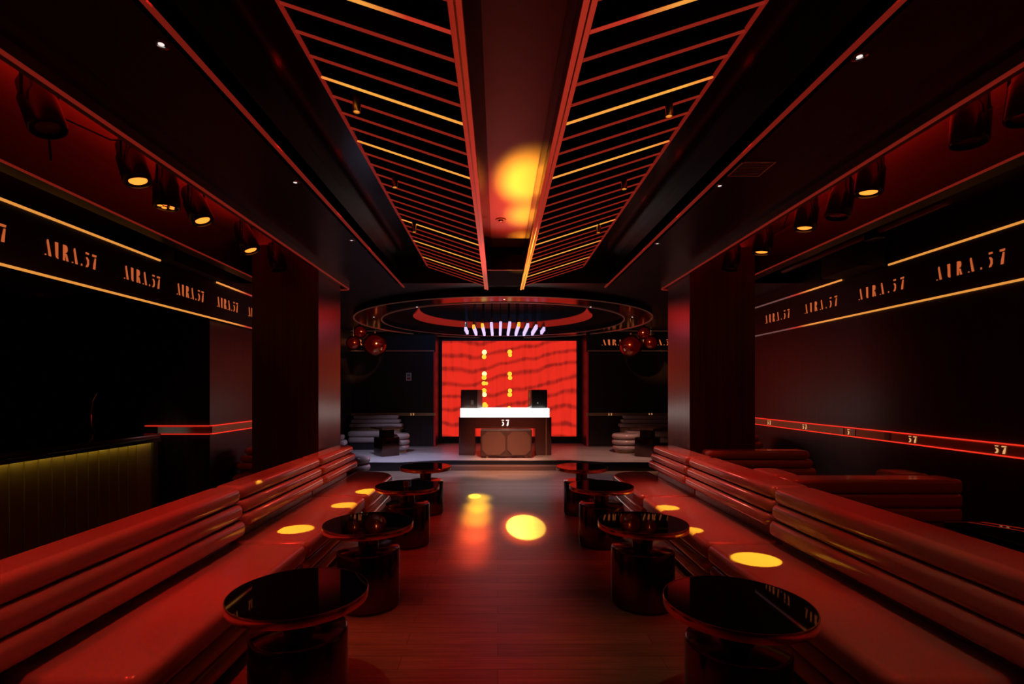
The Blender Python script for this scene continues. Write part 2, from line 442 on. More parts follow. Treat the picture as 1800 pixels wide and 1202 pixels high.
# glossy centre panel
PY = 6.1
struct('ceiling_centre_panel', hexa(new(), [(-.075,-1.2,3.272),(.312,-1.2,3.272),(.312,PY,3.272),(-.075,PY,3.272),(-.075,-1.2,3.298),(.312,-1.2,3.298),(.312,PY,3.298),(-.075,PY,3.298)]), CPANEL)
struct('ceiling_centre_end', box(new(), -.14, .33, PY, PY + .05, ZB + .02, 3.298), GLOSSB)
struct('ceiling_centre_end_low', box(new(), -.14, .33, PY+.05, 7.04, ZB + .02, ZB + .06), mat('matte_black', (.004, .003, .003), .8, spec=.1))

# slatted panels
def slat_panel(name, label, xo, xi, sgn):
    zo, zi = H + 1.67, H + 1.40
    t = thing(name, label, 'slatted ceiling panel')
    ye = 6.86
    def P(f, y, dz=0): return (xo + (xi - xo) * f, y, zo + (zi - zo) * f + dz)
    # backing
    bm = new(); a, b, c, d = P(0,-1.2,.085), P(1,-1.2,.085), P(1,ye,.085), P(0,ye,.085)
    up = lambda p: (p[0], p[1], p[2] + .012)
    hexa(bm, [a, b, c, d, up(a), up(b), up(c), up(d)]); obj('backing_board', bm, BLACK, t, smooth=False)
    # channel side between slats and centre panel
    bm = new(); xc = -.075 if sgn < 0 else .312
    hexa(bm, [(xi,-1.2,zi),(xi+.012*sgn,-1.2,zi),(xi+.012*sgn,ye,zi),(xi,ye,zi),(xc,-1.2,3.27),(xc+.012*sgn,-1.2,3.27),(xc+.012*sgn,PY,3.27),(xc,PY,3.27)])
    obj('channel_side', bm, GLOSSB, t, smooth=False)
    bm = new()
    for w0, w1, zz in ((-.004, .016, -.03), (.026, .046, -.022)):
        x_a, x_b = sorted((xi + w0 * sgn, xi + w1 * sgn)); box(bm, x_a, x_b, -1.2, ye + .02, zi + zz, zi + zz + .012)
    obj('inner_glow_trim', bm, TRIMI if sgn < 0 else TRIMIR, t, smooth=False)
    x_a, x_b = sorted((xi - .006 * sgn, xi + .048 * sgn)); bm = box(new(), x_a, x_b, -1.2, ye + .02, zi - .018, zi + .06)
    obj('inner_frame', bm, BRONZE2, t, smooth=False)
    x_a, x_b = sorted((xo - .014 * sgn, xo + .004 * sgn)); bm = box(new(), x_a, x_b, -1.2, 6.75, zo - .010, zo + .002)
    obj('outer_frame', bm, TRIMO, t, smooth=False)
    for i in range(-15, 29):
        y = 1.997 + .1713 * i
        if y > ye - .03: break
        bm = new(); w = .010
        hexa(bm, [P(0,y-w,0), P(1,y-w,0), P(1,y+w,0), P(0,y+w,0), P(0,y-w,.085), P(1,y-w,.085), P(1,y+w,.085), P(0,y+w,.085)])
        s = obj('slat', bm, FINM, t, smooth=False)
        m = SLATR
        if i in (4, 8, 17, 21, 25, -4, -8): m = SLATY
        if i in (0, -12): m = SLATP
        bm = new(); w = .007; h = -.008
        hexa(bm, [P(.01,y-w,h), P(.99,y-w,h), P(.99,y+w,h), P(.01,y+w,h), P(.01,y-w,-.0003), P(.99,y-w,-.0003), P(.99,y+w,-.0003), P(.01,y+w,-.0003)])
        obj('light_strip', bm, m, s, smooth=False)
    return t
TRIMI = mat('inner_trim_glow', (.4, .1, .08), .3, metal=.6, emit=(1., .05, .025), es=.20)  # inner trim metal with a dim red glow put in
TRIMIR = grad_glow('right_trim_painted_spill', 'Y', [(-1.2, (.30, .02, .010)), (4.2, (.38, .025, .012)), (5.2, (.8, .22, .03)), (6.0, (1., .5, .06)), (6.9, (1., .30, .04))], 1.)  # amber far end is beam spill painted into the trim's glow
TRIMO = mat('outer_trim_glow', (.3, .06, .05), .3, metal=.6, emit=(1., .05, .03), es=.15)  # outer trim metal, red glow put in
slat_panel('slatted_ceiling_panel', 'slatted dark ceiling panel with red and amber strips, left of the glossy centre channel', -.944, -.133, -1)
slat_panel('slatted_ceiling_panel', 'slatted dark ceiling panel with red and amber strips, right of the glossy centre channel', 1.15, .308, 1)

# made-up brass cylinders standing in for light streaks on the slat faces
for side, xs, sx in (('left', [(627,181),(694,318),(728,399)], -1), ('right', [(1176,189),(1097,321),(1052,400)], 1)):
    for k, (px, py) in enumerate(xs):
        f = .12
        zz = H + 1.67 - .27 * f - .05
        Y = (zz - H) * F / (687 - py); X = (px - 875) * Y / F
        t = thing('slat_light_streak', '%s of the three brass stand-ins for light streaks in the %s slatted ceiling panel' % (('nearest', 'middle', 'farthest')[k], side), 'spotlight', (X, Y, zz), group='brass stand-ins for light streaks in the ceiling slats')
        obj('body', lathe(new(), [(0,.06),(.020,.06),(.022,.055),(.022,-.05),(.017,-.05),(.017,-.04),(0,-.04)], 20), BRASS, t)
        obj('stem', lathe(new(), [(0,.10),(.004,.10),(.004,.06),(0,.06)], 8), CAN, t)
        obj('lens', lathe(new(), [(0,-.038),(.016,-.038),(.016,-.044),(0,-.044)], 16), YEL, t)

# ------------------------------------------------------------------ round ceiling ring
t = thing('ceiling_ring', 'large round black ceiling ring with thin metal edges above the stage', 'ceiling ring', (0, 0, 0))
ZR = H + 1.40
bm = lathe(new(), [(RI, ZR), (RO, ZR), (RO, ZC - .0005), (RI, ZC - .0005), (RI, ZR)], 128, RC); obj('ring_body', bm, GLOSSB, t)
bm = lathe(new(), [(RI-.012, ZR-.012), (RI+.012, ZR-.012), (RI+.012, ZR-.0002), (RI-.012, ZR-.0002), (RI-.012, ZR-.012)], 128, RC); obj('inner_edge', bm, TRIMD, t, smooth=False)
bm = lathe(new(), [(RO-.012, ZR-.012), (RO+.012, ZR-.012), (RO+.012, ZR-.0002), (RO-.012, ZR-.0002), (RO-.012, ZR-.012)], 128, RC); obj('outer_edge', bm, TRIMD, t, smooth=False)
bm = new(); rw = []
for k in range(61):
    a = PI * (-.10 + 1.20 * k / 60); ca, sa = math.cos(a), math.sin(a)
    f = math.sin(PI * k / 60) ** .5 * .13 + .02
    rw.append([bm.verts.new((RC[0] + r_ * ca, RC[1] - .05 + r_ * sa, z_)) for r_, z_ in ((1.74 - f, 3.14), (1.74 + f, 3.05), (1.74 + f, 3.065), (1.74 - f, 3.155))])
for a, b in zip(rw, rw[1:]):
    for k in range(4): bm.faces.new((a[k], a[(k+1)%4], b[(k+1)%4], b[k]))
bm.faces.new(rw[0][::-1]); bm.faces.new(rw[-1])
obj('painted_red_reflection', bm, mat('painted_reflection_red', (.1, .01, .01), .5, emit=(1., .035, .015), es=.16), t)  # glowing arc put in for the red reflection inside the recess
for x, y in ((-1.35, 8.45), (1.55, 8.45), (-2.35, 9.6), (2.55, 9.6), (.10, 7.75)):
    obj('recessed_lamp', lathe(new(), [(0,ZR-.0003),(.014,ZR-.0003),(.013,ZR-.004),(0,ZR-.005)], 20, (x, y)), DOWNL, t)

# chandelier of hanging lit tubes on a round grid
t = thing('chandelier', 'chandelier of many short lit tubes hanging on cables inside the ceiling ring', 'chandelier', (0, 0, 0))
cc = (.135, 10.05)
obj('canopy', lathe(new(), [(0, ZC+.44), (.95, ZC+.44), (.95, ZC+.40), (0, ZC+.40)], 64, cc), GLOSSB, t)
RG = .80; sp = .168; proto = None; npend = 0
for i in range(10):
    x = (i - 4.5) * sp
    half = math.sqrt(max(RG*RG - x*x, .02))
    n = max(2, int(round(2 * half / .235)) + 1)
    for j in range(n):
        y = -half + 2 * half * j / (n - 1)
        if npend > 96: continue
        amber = (j == 0 and i in (1, 2, 6))
        p = obj('pendant', tube(new(), [(0,0,.09),(0,0,ZC+.40-(H+1.27))], .0035, 5), CAN, t) if proto is None else None
        if proto is None:
            proto = p
            obj('cap', lathe(new(), [(0,.09),(.013,.09),(.015,.04),(.015,-.0),(0,0)], 12), BRASS, p)
            obj('lit_tube', lathe(new(), [(0,0),(.024,0),(.026,-.01),(.026,-.075),(.022,-.082),(0,-.082)], 12), TUBE, p)
        else: p = copy_tree(proto, t)
        if amber:
            for ch in p.children:
                if ch.name.startswith('lit_tube'):
                    ch.data = ch.data.copy(); ch.data.materials[0] = TUBEY
        p.location = (cc[0] + x, cc[1] + y, H + 1.27 - .035 * abs(i - 4.5) / 4.5 ** 1)
        npend += 1
# two tiny side pendants hanging lower
# ------------------------------------------------------------------ columns
struct('column_left', box(new(), -2.96, -2.16, 6.1, 6.95, 0, 3.62), COLW)
struct('column_right', box(new(), 2.35, 3.15, 6.2, 6.99, 0, 3.62), COLW)

# ------------------------------------------------------------------ amber sign bands
def band(label, X, s, word_ys, cap, total, up, zc=2.655, y0=-1.2, y1=8.6):
    t = thing('sign_band', label, 'sign band')
    xa, xb = sorted((X, X + s * .10))
    obj('band_panel', box(new(), xa, xb, y0, y1, 2.43, 2.885), BLACK if s < 0 else WALLW, t, smooth=False)
    fx0, fx1 = sorted((X - s * .0003, X - s * .014))
    obj('lower_light_strip', box(new(), fx0, fx1, y0, y1, 2.421, 2.439), BANDL, t, smooth=False)
    for a, b in up: obj('upper_light_strip', box(new(), fx0, fx1, a, b, 2.880, 2.898), BANDL, t, smooth=False)
    for yw in word_ys:
        if s < 0: f = lambda u, v, d, yw=yw: (X + .0003 + d, yw + u, zc - cap/2 + v)
        else: f = lambda u, v, d, yw=yw: (X - .0003 - d, yw + total - u, zc - cap/2 + v)
        obj('lettering', letters('AURA.57', cap, total, f, gf=.30 if s < 0 else .50), TXT, t, smooth=False)
    return t
band('black band on the left wall with amber light lines and glowing letters', -3.5, -1, [3.10, 3.91, 4.74, 5.52, 6.31, 7.10], .125, .50, [(-1.2, 5.24), (6.29, 8.6)])
band('black band on the right wall with amber light lines and glowing letters', 4.19, 1, [4.18, 5.22, 6.25, 7.27], .125, .65, [(-1.2, 5.42), (6.16, 8.6)])
# dark duct boxes above the bands where the upper light line breaks
tag(obj('duct_box', prism(new(), rrect(-3.78, -3.36, 5.28, 6.25, .03), 2.89, 3.249, .01), BLACK), 'black duct box above the left sign band where its upper line stops', 'duct')
tag(obj('duct_box', prism(new(), rrect(3.9, 4.19, 5.45, 6.12, .03), 2.89, 3.249, .01), BLACK), 'black duct box above the right sign band where its upper line stops', 'duct')

# back wall bands (thin metal lines and letters)
def back_band(label, x0, x1, words):
    t = thing('sign_band', label, 'sign band')
    obj('band_panel', box(new(), x0, x1, YB - .05, YB - .0005, 2.53, 3.0), BLACK, t, smooth=False)
    obj('lower_edge', box(new(), x0, x1, YB - .065, YB - .0505, 2.512, 2.530), TRIMD, t, smooth=False)
    obj('upper_edge', box(new(), x0, x1, YB - .065, YB - .0505, 3.0, 3.018), TRIMD, t, smooth=False)
    for xw in words:
        obj('lettering', letters('AURA.57', .14, .80, lambda u, v, d, xw=xw: (xw + u, YB - .0505 - d, 2.66 + v)), TXT, t, smooth=False)
back_band('dark band on the back wall left of the red screen, thin metal edges', XL + .001, -1.56, [-4.16 + .48])
back_band('dark band on the back wall right of the red screen with glowing letters', 2.2, XR - .001, [2.55, 3.72 - .20])

# ------------------------------------------------------------------ wall rails
def rail_side(label, X, s, y0, y1, marks, m=BRASSD, parts=None):
    t = thing('wall_rail', label, 'wall rail')
    xa, xb = sorted((X - s * .0003, X - s * .03))
    obj('rail_face', box(new(), xa, xb, y0, y1, 1.013, 1.093), m, t, smooth=False)
    xa, xb = sorted((X - s * .0003, X - s * .012))
    xa, xb = sorted((X - s * .0003, X - s * .043))
    for z0 in (1.100, .998): obj('light_strip', box(new(), xa, xb, y0, y1, z0, z0 + .008), RAILR, t, smooth=False)
    for y in marks:
        f = (lambda u, v, d, y=y: (X - .0303 - d, y + .055 - u, 1.021 + v)) if s > 0 else (lambda u, v, d, y=y: (X + .0303 + d, y - .055 + u, 1.021 + v))
        obj('lettering', letters('57', .064, .095, f, .004), TXTB, t, smooth=False)
    for y in (parts or []):
        xa, xb = sorted((X - s * .0302, X - s * .038)); obj('rail_bracket', box(new(), xa, xb, y, y + .07, 1.011, 1.095), BRONZE2, t, smooth=False)
    return t
rail_side('brass rail along the right wall with red light lines and glowing 57 marks', XR, 1, -1.2, 9.2, [4.19, 5.08, 5.98, 6.87, 7.77], parts=[5.38, 5.9, 6.0 + .1])
rail_side('rail along the left wall behind the column with red light lines', XL, -1, 6.33, 9.2, [])
t = thing('wall_rail', 'short grey metal rail facing the room beyond the bar end', 'wall rail')
obj('rail_face', box(new(), -4.39, XL, 6.30, 6.3297, 1.013, 1.093), mat('grey_rail', (.62, .66, .60), .45, metal=.2), t, smooth=False)
for z0 in (1.098, .996): obj('light_strip', box(new(), -4.39, XL, 6.292, 6.3297, z0 + (.002 if z0 > 1 else .002), z0 + .010), RAILR, t, smooth=False)
for x in (-4.39, -4.15 + .96 - .08): obj('rail_bracket', box(new(), x, x + .16 if x < -4 else x + .06, 6.292, 6.2998, 1.011, 1.095), BRONZE2, t, smooth=False) if x < XL else None
for lab, x0, x1, marks in (('brass rail on the back wall left of the red screen', XL + .001, -1.53, [-2.1]), ('brass rail on the back wall right of the red screen with glowing 57 marks', 2.18, XR - .001, [2.76, 3.75])):
    t = thing('wall_rail', lab, 'wall rail')
    obj('rail_face', box(new(), x0, x1, YB - .03, YB - .0005, .93, 1.0), BRASSD, t, smooth=False)
    for x in marks: obj('lettering', letters('57', .055, .09, lambda u, v, d, x=x: (x - .045 + u, YB - .0303 - d, .938 + v), .004), TXTB, t, smooth=False)
for lab, x in (('thin vertical red light line on the wall edge left of the screen', -1.53), ('thin vertical red light line on the wall edge right of the screen', 2.18)):
    s = -1 if x < 0 else 1
    xa, xb = sorted((x + s * .0, x + s * .05))
    tag(obj('light_strip', box(new(), xa, xb, YB - .014, YB - .0005, .18, 2.5), mat('dim_red_line', (.1, .01, .01), .5, emit=(1., .02, .04), es=.07), smooth=False), lab, 'light strip')

# ------------------------------------------------------------------ stage
bm = new()
plan = [(-3.6, 9.73), (-1.85, 9.73), (-1.12, 10.02), (1.42, 10.02), (2.05, 9.73), (4.2, 9.73), (4.2, YS), (-3.6, YS)]
n = len(plan); lo = [bm.verts.new((*p, 0.0005)) for p in plan]; hi = [bm.verts.new((*p, .174)) for p in plan]
bm.faces.new(lo[::-1]); bm.faces.new(hi)
for i in range(n): bm.faces.new((lo[i], lo[(i+1)%n], hi[(i+1)%n], hi[i]))
struct('floor_stage', bm, STAGEW)
bm = new()
for a, b in zip(plan[:6], plan[1:6]):
    a = Vector(a); b = Vector(b); d = (b - a).normalized(); nn = Vector((d.y, -d.x)) * .012
    hexa(bm, [(*(a), .002), (*(b), .002), (*(b+nn), .002), (*(a+nn), .002), (*(a), .165), (*(b), .165), (*(b+nn), .165), (*(a+nn), .165)])
struct('trim_stage_riser', bm, GLOSSB)
tag(obj('stage_step', prism(new(), rrect(-1.02, 1.36, 9.80, 10.0, .01), 0.0005, .085, .004), mat('step_wood', (.10, .05, .035), .4)), 'low dark step in front of the stage below the mixing desk', 'step')

# LED screen
t = thing('led_screen', 'huge glowing red video wall behind the mixing desk', 'screen', (.30, 13.2, .353))
o = obj('display', box(new(), -1.75, 1.75, 0, .02, 0, 2.49), SCREEN, t, smooth=False)
obj('frame', box(new(), -1.80, 1.80, .021, .09, -.06, 2.55), BLACK, t, smooth=False)
def spx(px, py): return ((px - 875) * 13.2 / F - .30, (687 - py) * 13.2 / F + H - .353)
dots = [(851.5,619,4.3,1),(851,627,4,0),(851.5,657,4.3,1),(851,663.5,4.3,0),(850.5,673.5,3.8,0),(855,673.8,3,0),(851,686.5,4.2,0),(851.5,693.5,4.2,1),(852,711,4.2,0),(849,713,3,0),(855,713,3,0),
        (896,618.5,4.1,0),(896.6,624,3.4,0),(896,657,3.9,0),(896.6,664,3.8,0),(896.4,686.5,3.7,0),(896,693.5,4.1,0),(895,716.5,3,0)]
for k, (px, py, r, w) in enumerate(dots):
    x, z = spx(px, py)
    bm = new(); bmesh.ops.create_cone(bm, cap_ends=True, segments=24, radius1=r*13.2/F, radius2=r*13.2/F, depth=.003, matrix=Matrix.Translation((x, -.0025 - .0004 * k, z)) @ Matrix.Rotation(PI/2, 4, 'X'))
    obj('glowing_dot', bm, DOTW if w else DOTY, t, smooth=False)

# DJ booth
t = thing('dj_booth', 'glossy dark red mixing desk with glowing white top band and 57 mark on the stage', 'dj booth', (0, 0, 0))
y0, y1 = 10.76, 11.45
bm = prism(new(), rrect(-.834, -.484, y0, y1, (.06, .01, .01, .01)), .1745, .9785, .004); obj('left_pier', bm, BOOTH, t)
bm = prism(new(), rrect(.794, 1.148, y0, y1, (.01, .06, .01, .01)), .1745, .9785, .004); obj('right_pier', bm, BOOTH, t)
obj('apron', box(new(), -.4835, .7935, y0 + .005, y1, .746, .978), BOOTH, t, smooth=False)
obj('light_band', prism(new(), rrect(-.798, 1.10, y0 + .01, y1, .015), .9795, 1.14, .003), WHITEP, t)
obj('desk_top', prism(new(), rrect(-.80, 1.102, y0 + .008, y1 + .002, .015), 1.1402, 1.165, .003), WHITEP, t)
obj('brass_edge', box(new(), 1.02, 1.035, y0 - .006, y0 - .0005, .18, .975), BRASSD, t, smooth=False)
obj('lettering', letters('57', .125, .155, lambda u, v, d: (.085 + u, y0 + .0045 - d - .001, .80 + v), .006), mat('white_letter', (.8,.8,.8), .4, emit=(1,.95,.9), es=1.2), t, smooth=False)
# subwoofer
t = thing('subwoofer', 'wide red-brown double subwoofer standing in front of the mixing desk', 'speaker', (.174, 10.3, .1745))
obj('cabinet', prism(new(), rrect(-.525, .525, 0, .44, .012), 0.03, .57, .008), SPKF, t)
for x in (-.2575, .2575):
    bm = new(); r = .235; w, h = .235, .235; cut = .10
    pl = [(-w+cut,-h),(w-cut,-h),(w,-h+cut),(w,h-cut),(w-cut,h),(-w+cut,h),(-w,h-cut),(-w,-h+cut)]
    a = [bm.verts.new((x + px, -.014, .30 + pz)) for px, pz in pl]; b = [bm.verts.new((x + px, -.0005, .30 + pz)) for px, pz in pl]
    bm.faces.new(a); bm.faces.new(b[::-1])
    for i in range(8): bm.faces.new((a[i], a[(i+1)%8], b[(i+1)%8], b[i]))
    obj('grille', bm, SPKM, t, smooth=False)
obj('centre_bar', box(new(), -.012, .012, -.018, -.0005, .04, .56), SPKF, t, smooth=False)
for x in (-.40, .40):
    for y in (.06, .36): obj('foot', lathe(new(), [(0,0),(.03,0),(.035,.0295),(0,.0295)], 16, (x, y)), BRASS if y < .1 else CAN, t)
# monitors
t = thing('monitor_speaker', 'black monitor speaker turned sideways on the left end of the mixing desk', 'speaker', (-.57, 11.12, 1.1655), math.radians(-18))
obj('cabinet', prism(new(), rrect(-.19, .19, -.17, .17, .015), 0, .40, .01), mat('spk_side', (.05,.02,.018), .35), t)
obj('rear_plate', box(new(), -.19+.19, .15, -.178, -.1705, .06, .20), SPKF, t, smooth=False)
obj('amp_frame', box(new(), .05, .11, -.183, -.1785, .08, .18), PLASTICD, t, smooth=False)
obj('grille', box(new(), -.198, -.1905, -.15, .15, .03, .37), CAN, t, smooth=False)
t = thing('monitor_speaker', 'black monitor speaker standing on the right end of the mixing desk', 'speaker', (.87, 11.12, 1.1655), math.radians(12))
obj('cabinet', prism(new(), rrect(-.175, .175, -.16, .16, .015), 0, .40, .01), CAN, t)
obj('grille', box(new(), .1755, .182, -.14, .14, .03, .37), SPKF, t, smooth=False)
obj('badge', box(new(), -.05, -.03, -.1665, -.1605, .10, .13), PLASTIC, t, smooth=False)

# ------------------------------------------------------------------ sofas
# side s: -1 left (back at -x), +1 right. Dimensions are distances from the room axis
def sofa(label, s, y0, y1, yb1, Xf, Xp, Xr, Xo, far=False, yb0=None, zr=.53, hr=.101):
    yb0 = y0 if yb0 is None else yb0
    t = thing('banquette_sofa', label, 'sofa', (s * (Xf + .5 * (Xo - Xf)), (y0 + y1) / 2, 0), group='ribbed leather banquettes along the aisle')
    ox, oy = t.location.x, t.location.y
    g = .006
    def pl(a, b, ya, yb, r):
        # outline in mirrored coordinates, converted to local
        xs = sorted((s * a, s * b))
        return rrect(xs[0] - ox, xs[1] - ox, ya - oy, yb - oy, r)
    ra = .068
    def corners(rfront, rfar):
        # (x0y0, x1y0, x1y1, x0y1)
        if s < 0: return (ra, rfront, rfar, .068)      # front is +x side
        return (rfront, ra, .068, rfar)
    rf = .42 if far else .068
    yc0, yc1 = y0 + g, y1 - g
    obj('seat_cushion', prism(new(), pl(Xf, Xp + .02, yc0, yc1, corners(.068, rf)), .285, .42, .045, 6, .04), LEATHER, t)
    obj('front_roll', prism(new(), pl(Xf + .012, Xp, yc0, yc1, corners(.068, rf)), .165, .283, .055, 6), LEATHER, t)
    obj('front_roll', prism(new(), pl(Xf + .018, Xp, yc0, yc1, corners(.068, rf)), .045, .163, .055, 6), LEATHER, t)
    obj('plinth', prism(new(), pl(Xf + .07, Xo - .05, yc0 + .03, yc1 - (.10 if far else .01), .03), 0.001, .044), BLACK, t)
    ye = (min(yb1, y1) if far else (yb1 if yb1 < 1.5 else y1)) - g; yb = yb0 + g
    obj('back_board', prism(new(), pl(Xp, Xo - .03, yb, ye - (.06 if far else 0), .012), .046, zr, .004), WOODP, t)
    for k in range(3):
        d = .02 * k; e = (.035 * (2 - k) if far else 0)
        e2 = (.06 if far else .035)
        z = zr + .002 + hr * k
        rr = .075 if k else .07
        cr = (.06, .045, .06, .06)
        obj('back_roll', prism(new(), pl(Xr + d, Xo, yb, ye + e - (.07 if far else 0), .06), z, z + hr - .0015, .043, 7), LEATHER, t)
    return t
LS = (1.40, 1.98, 1.84, 2.12)
RS = (1.53, 2.10, 1.98, 2.335)
for s, dims, nm in ((-1, LS, 'left'), (1, RS, 'right')):
    sofa('%s banquette section nearest the camera, its seat only just in frame' % nm, s, .30, 1.96, 1.2, *dims, zr=.475, hr=.119)
    sofa('large near section of the %s ribbed red-lit banquette' % nm, s, 1.96, 3.74, 9, *dims, yb0=1.2, zr=.475, hr=.119)
    sofa('middle section of the %s ribbed banquette with a yellow light patch on its seat' % nm, s, 3.74, 5.40, 9, *dims)
    dd = dims if s < 0 else (1.53, 2.10, 1.98, 2.32)
    sofa('rounded far end section of the %s banquette near the stage' % nm, s, 5.40, 7.10, 6.70, *dd, far=True)

# ------------------------------------------------------------------ tables
def make_table():
    t = thing('side_table', 'x', 'table')
    obj('base', lathe(new(), [(0,.001),(.215,.001),(.215,.012),(.223,.02),(.223,.395),(.219,.405),(.212,.41),(0,.41)], 72), BRONZE, t)
    obj('stem', lathe(new(), [(0,.4105),(.071,.4105),(.071,.545),(0,.545)], 48), BRONZE, t)
    obj('rim', lathe(new(), [(0,.5455),(.312,.5455),(.318,.548),(.320,.552),(.320,.586),(.318,.590),(.3145,.590),(.3145,.584),(0,.584)], 96), COPPER, t)
    obj('glass_top', lathe(new(), [(0,.5845),(.3135,.5845),(.3135,.5885),(0,.5885)], 96), MIRROR, t)
    return t
h = .95
TL = [(-.945, 2.41), (-.935, 3.66), (-.912, 5.11), (-.912, 6.40)]
TR = [(1.082, 2.29), (1.052, 3.68), (1.043, 5.10), (1.055, 6.38)]
ft = None
nl = ['nearest low copper-rimmed mirror table of the %s row', 'second copper-rimmed mirror table from the camera in the %s row', 'third copper-rimmed mirror table in the %s row%s', 'farthest copper-rimmed mirror table of the %s row, by the stage']
for side, L in (('left', TL), ('right', TR)):
    for k, (x, y) in enumerate(L):
        t = make_table() if ft is None else copy_tree(ft)
        if ft is None: ft = t
        t.location = (x, y, 0)
        tag(t, nl[k] % ((side,) if k != 2 else (side, ', small glass on it' if side == 'left' else ', empty')), 'table', 'round mirror-topped tables along the aisle')
tag(obj('glass_tumbler', lathe(new(), [(0,0),(.024,0),(.027,.055),(.025,.055),(.022,.005),(0,.005)], 24), mat('greenish_glass', (.55,.50,.35), .15, trans=.6), loc=(-.912, 5.03, .5887)), 'small glass candle cup on the third table of the left row', 'glass')

# ------------------------------------------------------------------ stage seating and booths
def roll_sofa(label, loc, w, d, z0, rolls=3, step=.05, seat=True, rz=0., ends=(1, 1), rh=.10, base=.33, seatd=.5, r=.045):
    """free standing ribbed sofa: back along local x, seat towards -y; local origin at back centre on the floor"""
    t = thing('booth_sofa', label, 'sofa', (loc[0], loc[1], z0), rz)
    obj('base', prism(new(), rrect(-w/2 + .05, w/2 - .05, -d, -.02, .03), .001, base + .15), WOODP, t)
    for k in range(rolls):
        a = -w/2 + ends[0] * step * k; b = w/2 - ends[1] * step * k
        z = base + .155 + (rh + .002) * k
        obj('back_roll', prism(new(), rrect(a, b, -d - .03 + .02 * k, 0, .055), z, z + rh, r, 6), LEATHER, t)
    if seat:
        obj('seat_cushion', prism(new(), rrect(-w/2 + .08, w/2 - .08, -d - seatd, -d - .001, .065), .30, .43, .05, 6), LEATHER, t)
        obj('front_roll', prism(new(), rrect(-w/2 + .09, w/2 - .09, -d - seatd + .01, -d - .001, .07), .16, .298, .055, 6), LEATHER, t)
        obj('plinth', prism(new(), rrect(-w/2 + .12, w/2 - .12, -d - seatd + .06, -d - .001, .03), .001, .158), BLACK, t)
    return t
def pouf(label, loc, r, z0, hh=.42):
    t = thing('pouf', label, 'pouf', (loc[0], loc[1], z0), group='round ribbed poufs near the stage')
    n = 3; k = (hh - .05) / n
    obj('base', lathe(new(), [(0,.001),(r*.75,.001),(r*.75,.048),(0,.048)], 48), BRASSD, t)
    for i in range(n):
        z = .05 + k * i; prof = [(0, z)]
        q = k / 2 * .98
        for j in range(9):
            a = -PI/2 + PI * j / 8; prof.append((r - q + q * math.cos(a) - .01 * (i == 0), z + q + q * math.sin(a)))
        prof.append((0, z + 2*q)); obj('cushion_ring', lathe(new(), prof, 64), LEATHER, t)
    return t
roll_sofa('ribbed sofa against the back wall on the stage left of the screen', (-2.93, 12.36), 1.28, .26, .1745, seatd=.40)
roll_sofa('ribbed sofa against the back wall on the stage right of the screen', (3.55, 12.36), 1.26, .26, .1745, seatd=.40)
pouf('round ribbed pale pouf on the stage left of the mixing desk', (-2.27, 11.33), .30, .1745)
pouf('round ribbed pouf on the stage right of the mixing desk', (2.86, 11.30), .31, .1745)
roll_sofa('ribbed sofa end showing behind the left column below the stage', (-3.16, 9.45), .84, .24, 0, seatd=.35, base=.28)
pouf('pale ribbed pouf on the floor just behind the left banquette end', (-2.45, 8.60), .28, 0, .44)
roll_sofa('red-lit sofa in the shade between the left column and wall', (-3.30, 7.15), .56, .24, 0, seatd=.30, base=.30)
def block_table(label, x, y, z0, rz, tx=0.):
    t = thing('block_table', label, 'table', (x, y, z0), rz)
    obj('base', prism(new(), rrect(-.20, .20, -.20, .20, .012), .001, .39, .004), BRONZE, t)
    obj('stem', prism(new(), rrect(-.12, .12, -.12, .12, .01), .3905, .565), BRONZE, t)
    obj('table_top', prism(new(), rrect(-.30, .30, -.24, .24, .015), .5655, .60, .004), BRONZE2, t)
    return t
block_table('square-based dark table on the stage in front of the left sofa', -2.36, 10.75, .1745, math.radians(-52))
block_table('square-based dark table on the stage in front of the right sofa', 3.14, 10.62, .1745, math.radians(52))
# booths along the right wall
t = roll_sofa('dark unlit ribbed booth sofa behind the near right banquette, back to the camera', (3.04, 4.03), 1.38, .27, 0, rh=.112, base=.335, step=.0, rz=PI, seat=False, r=.03)
obj('arm', prism(new(), rrect(-.69, -.40, -.62, -.302, .06), .001, .825, .04, 6), LEATHER, t)
obj('arm', prism(new(), rrect(.44, .69, -.70, -.302, .06), .001, .825, .04, 6), LEATHER, t)
obj('seat_cushion', prism(new(), rrect(-.395, .435, -.72, -.302, .065), .2, .43, .05, 6), LEATHER, t)
roll_sofa('red-lit ribbed booth sofa between the right column and the wall', (3.06, 5.90), 1.36, .26, 0, base=.38, step=.04, rz=PI, seatd=.0001 + .3, seat=False)
roll_sofa('farthest booth sofa corner seen beyond the right column by the wall', (3.72, 8.0), .80, .26, 0, base=.40, step=.05, seat=False)
# arms of the dark booth
t = thing('square_table', 'glossy black table low behind the near right banquette mirroring the wall rail', 'table', (3.35, 3.02, 0))
obj('table_top', prism(new(), rrect(-.42, .42, -.32, .32, .02), .645, .68, .004), MIRROR, t)
obj('pedestal', prism(new(), rrect(-.15, .15, -.15, .15, .02), .001, .6445), BRONZE, t)

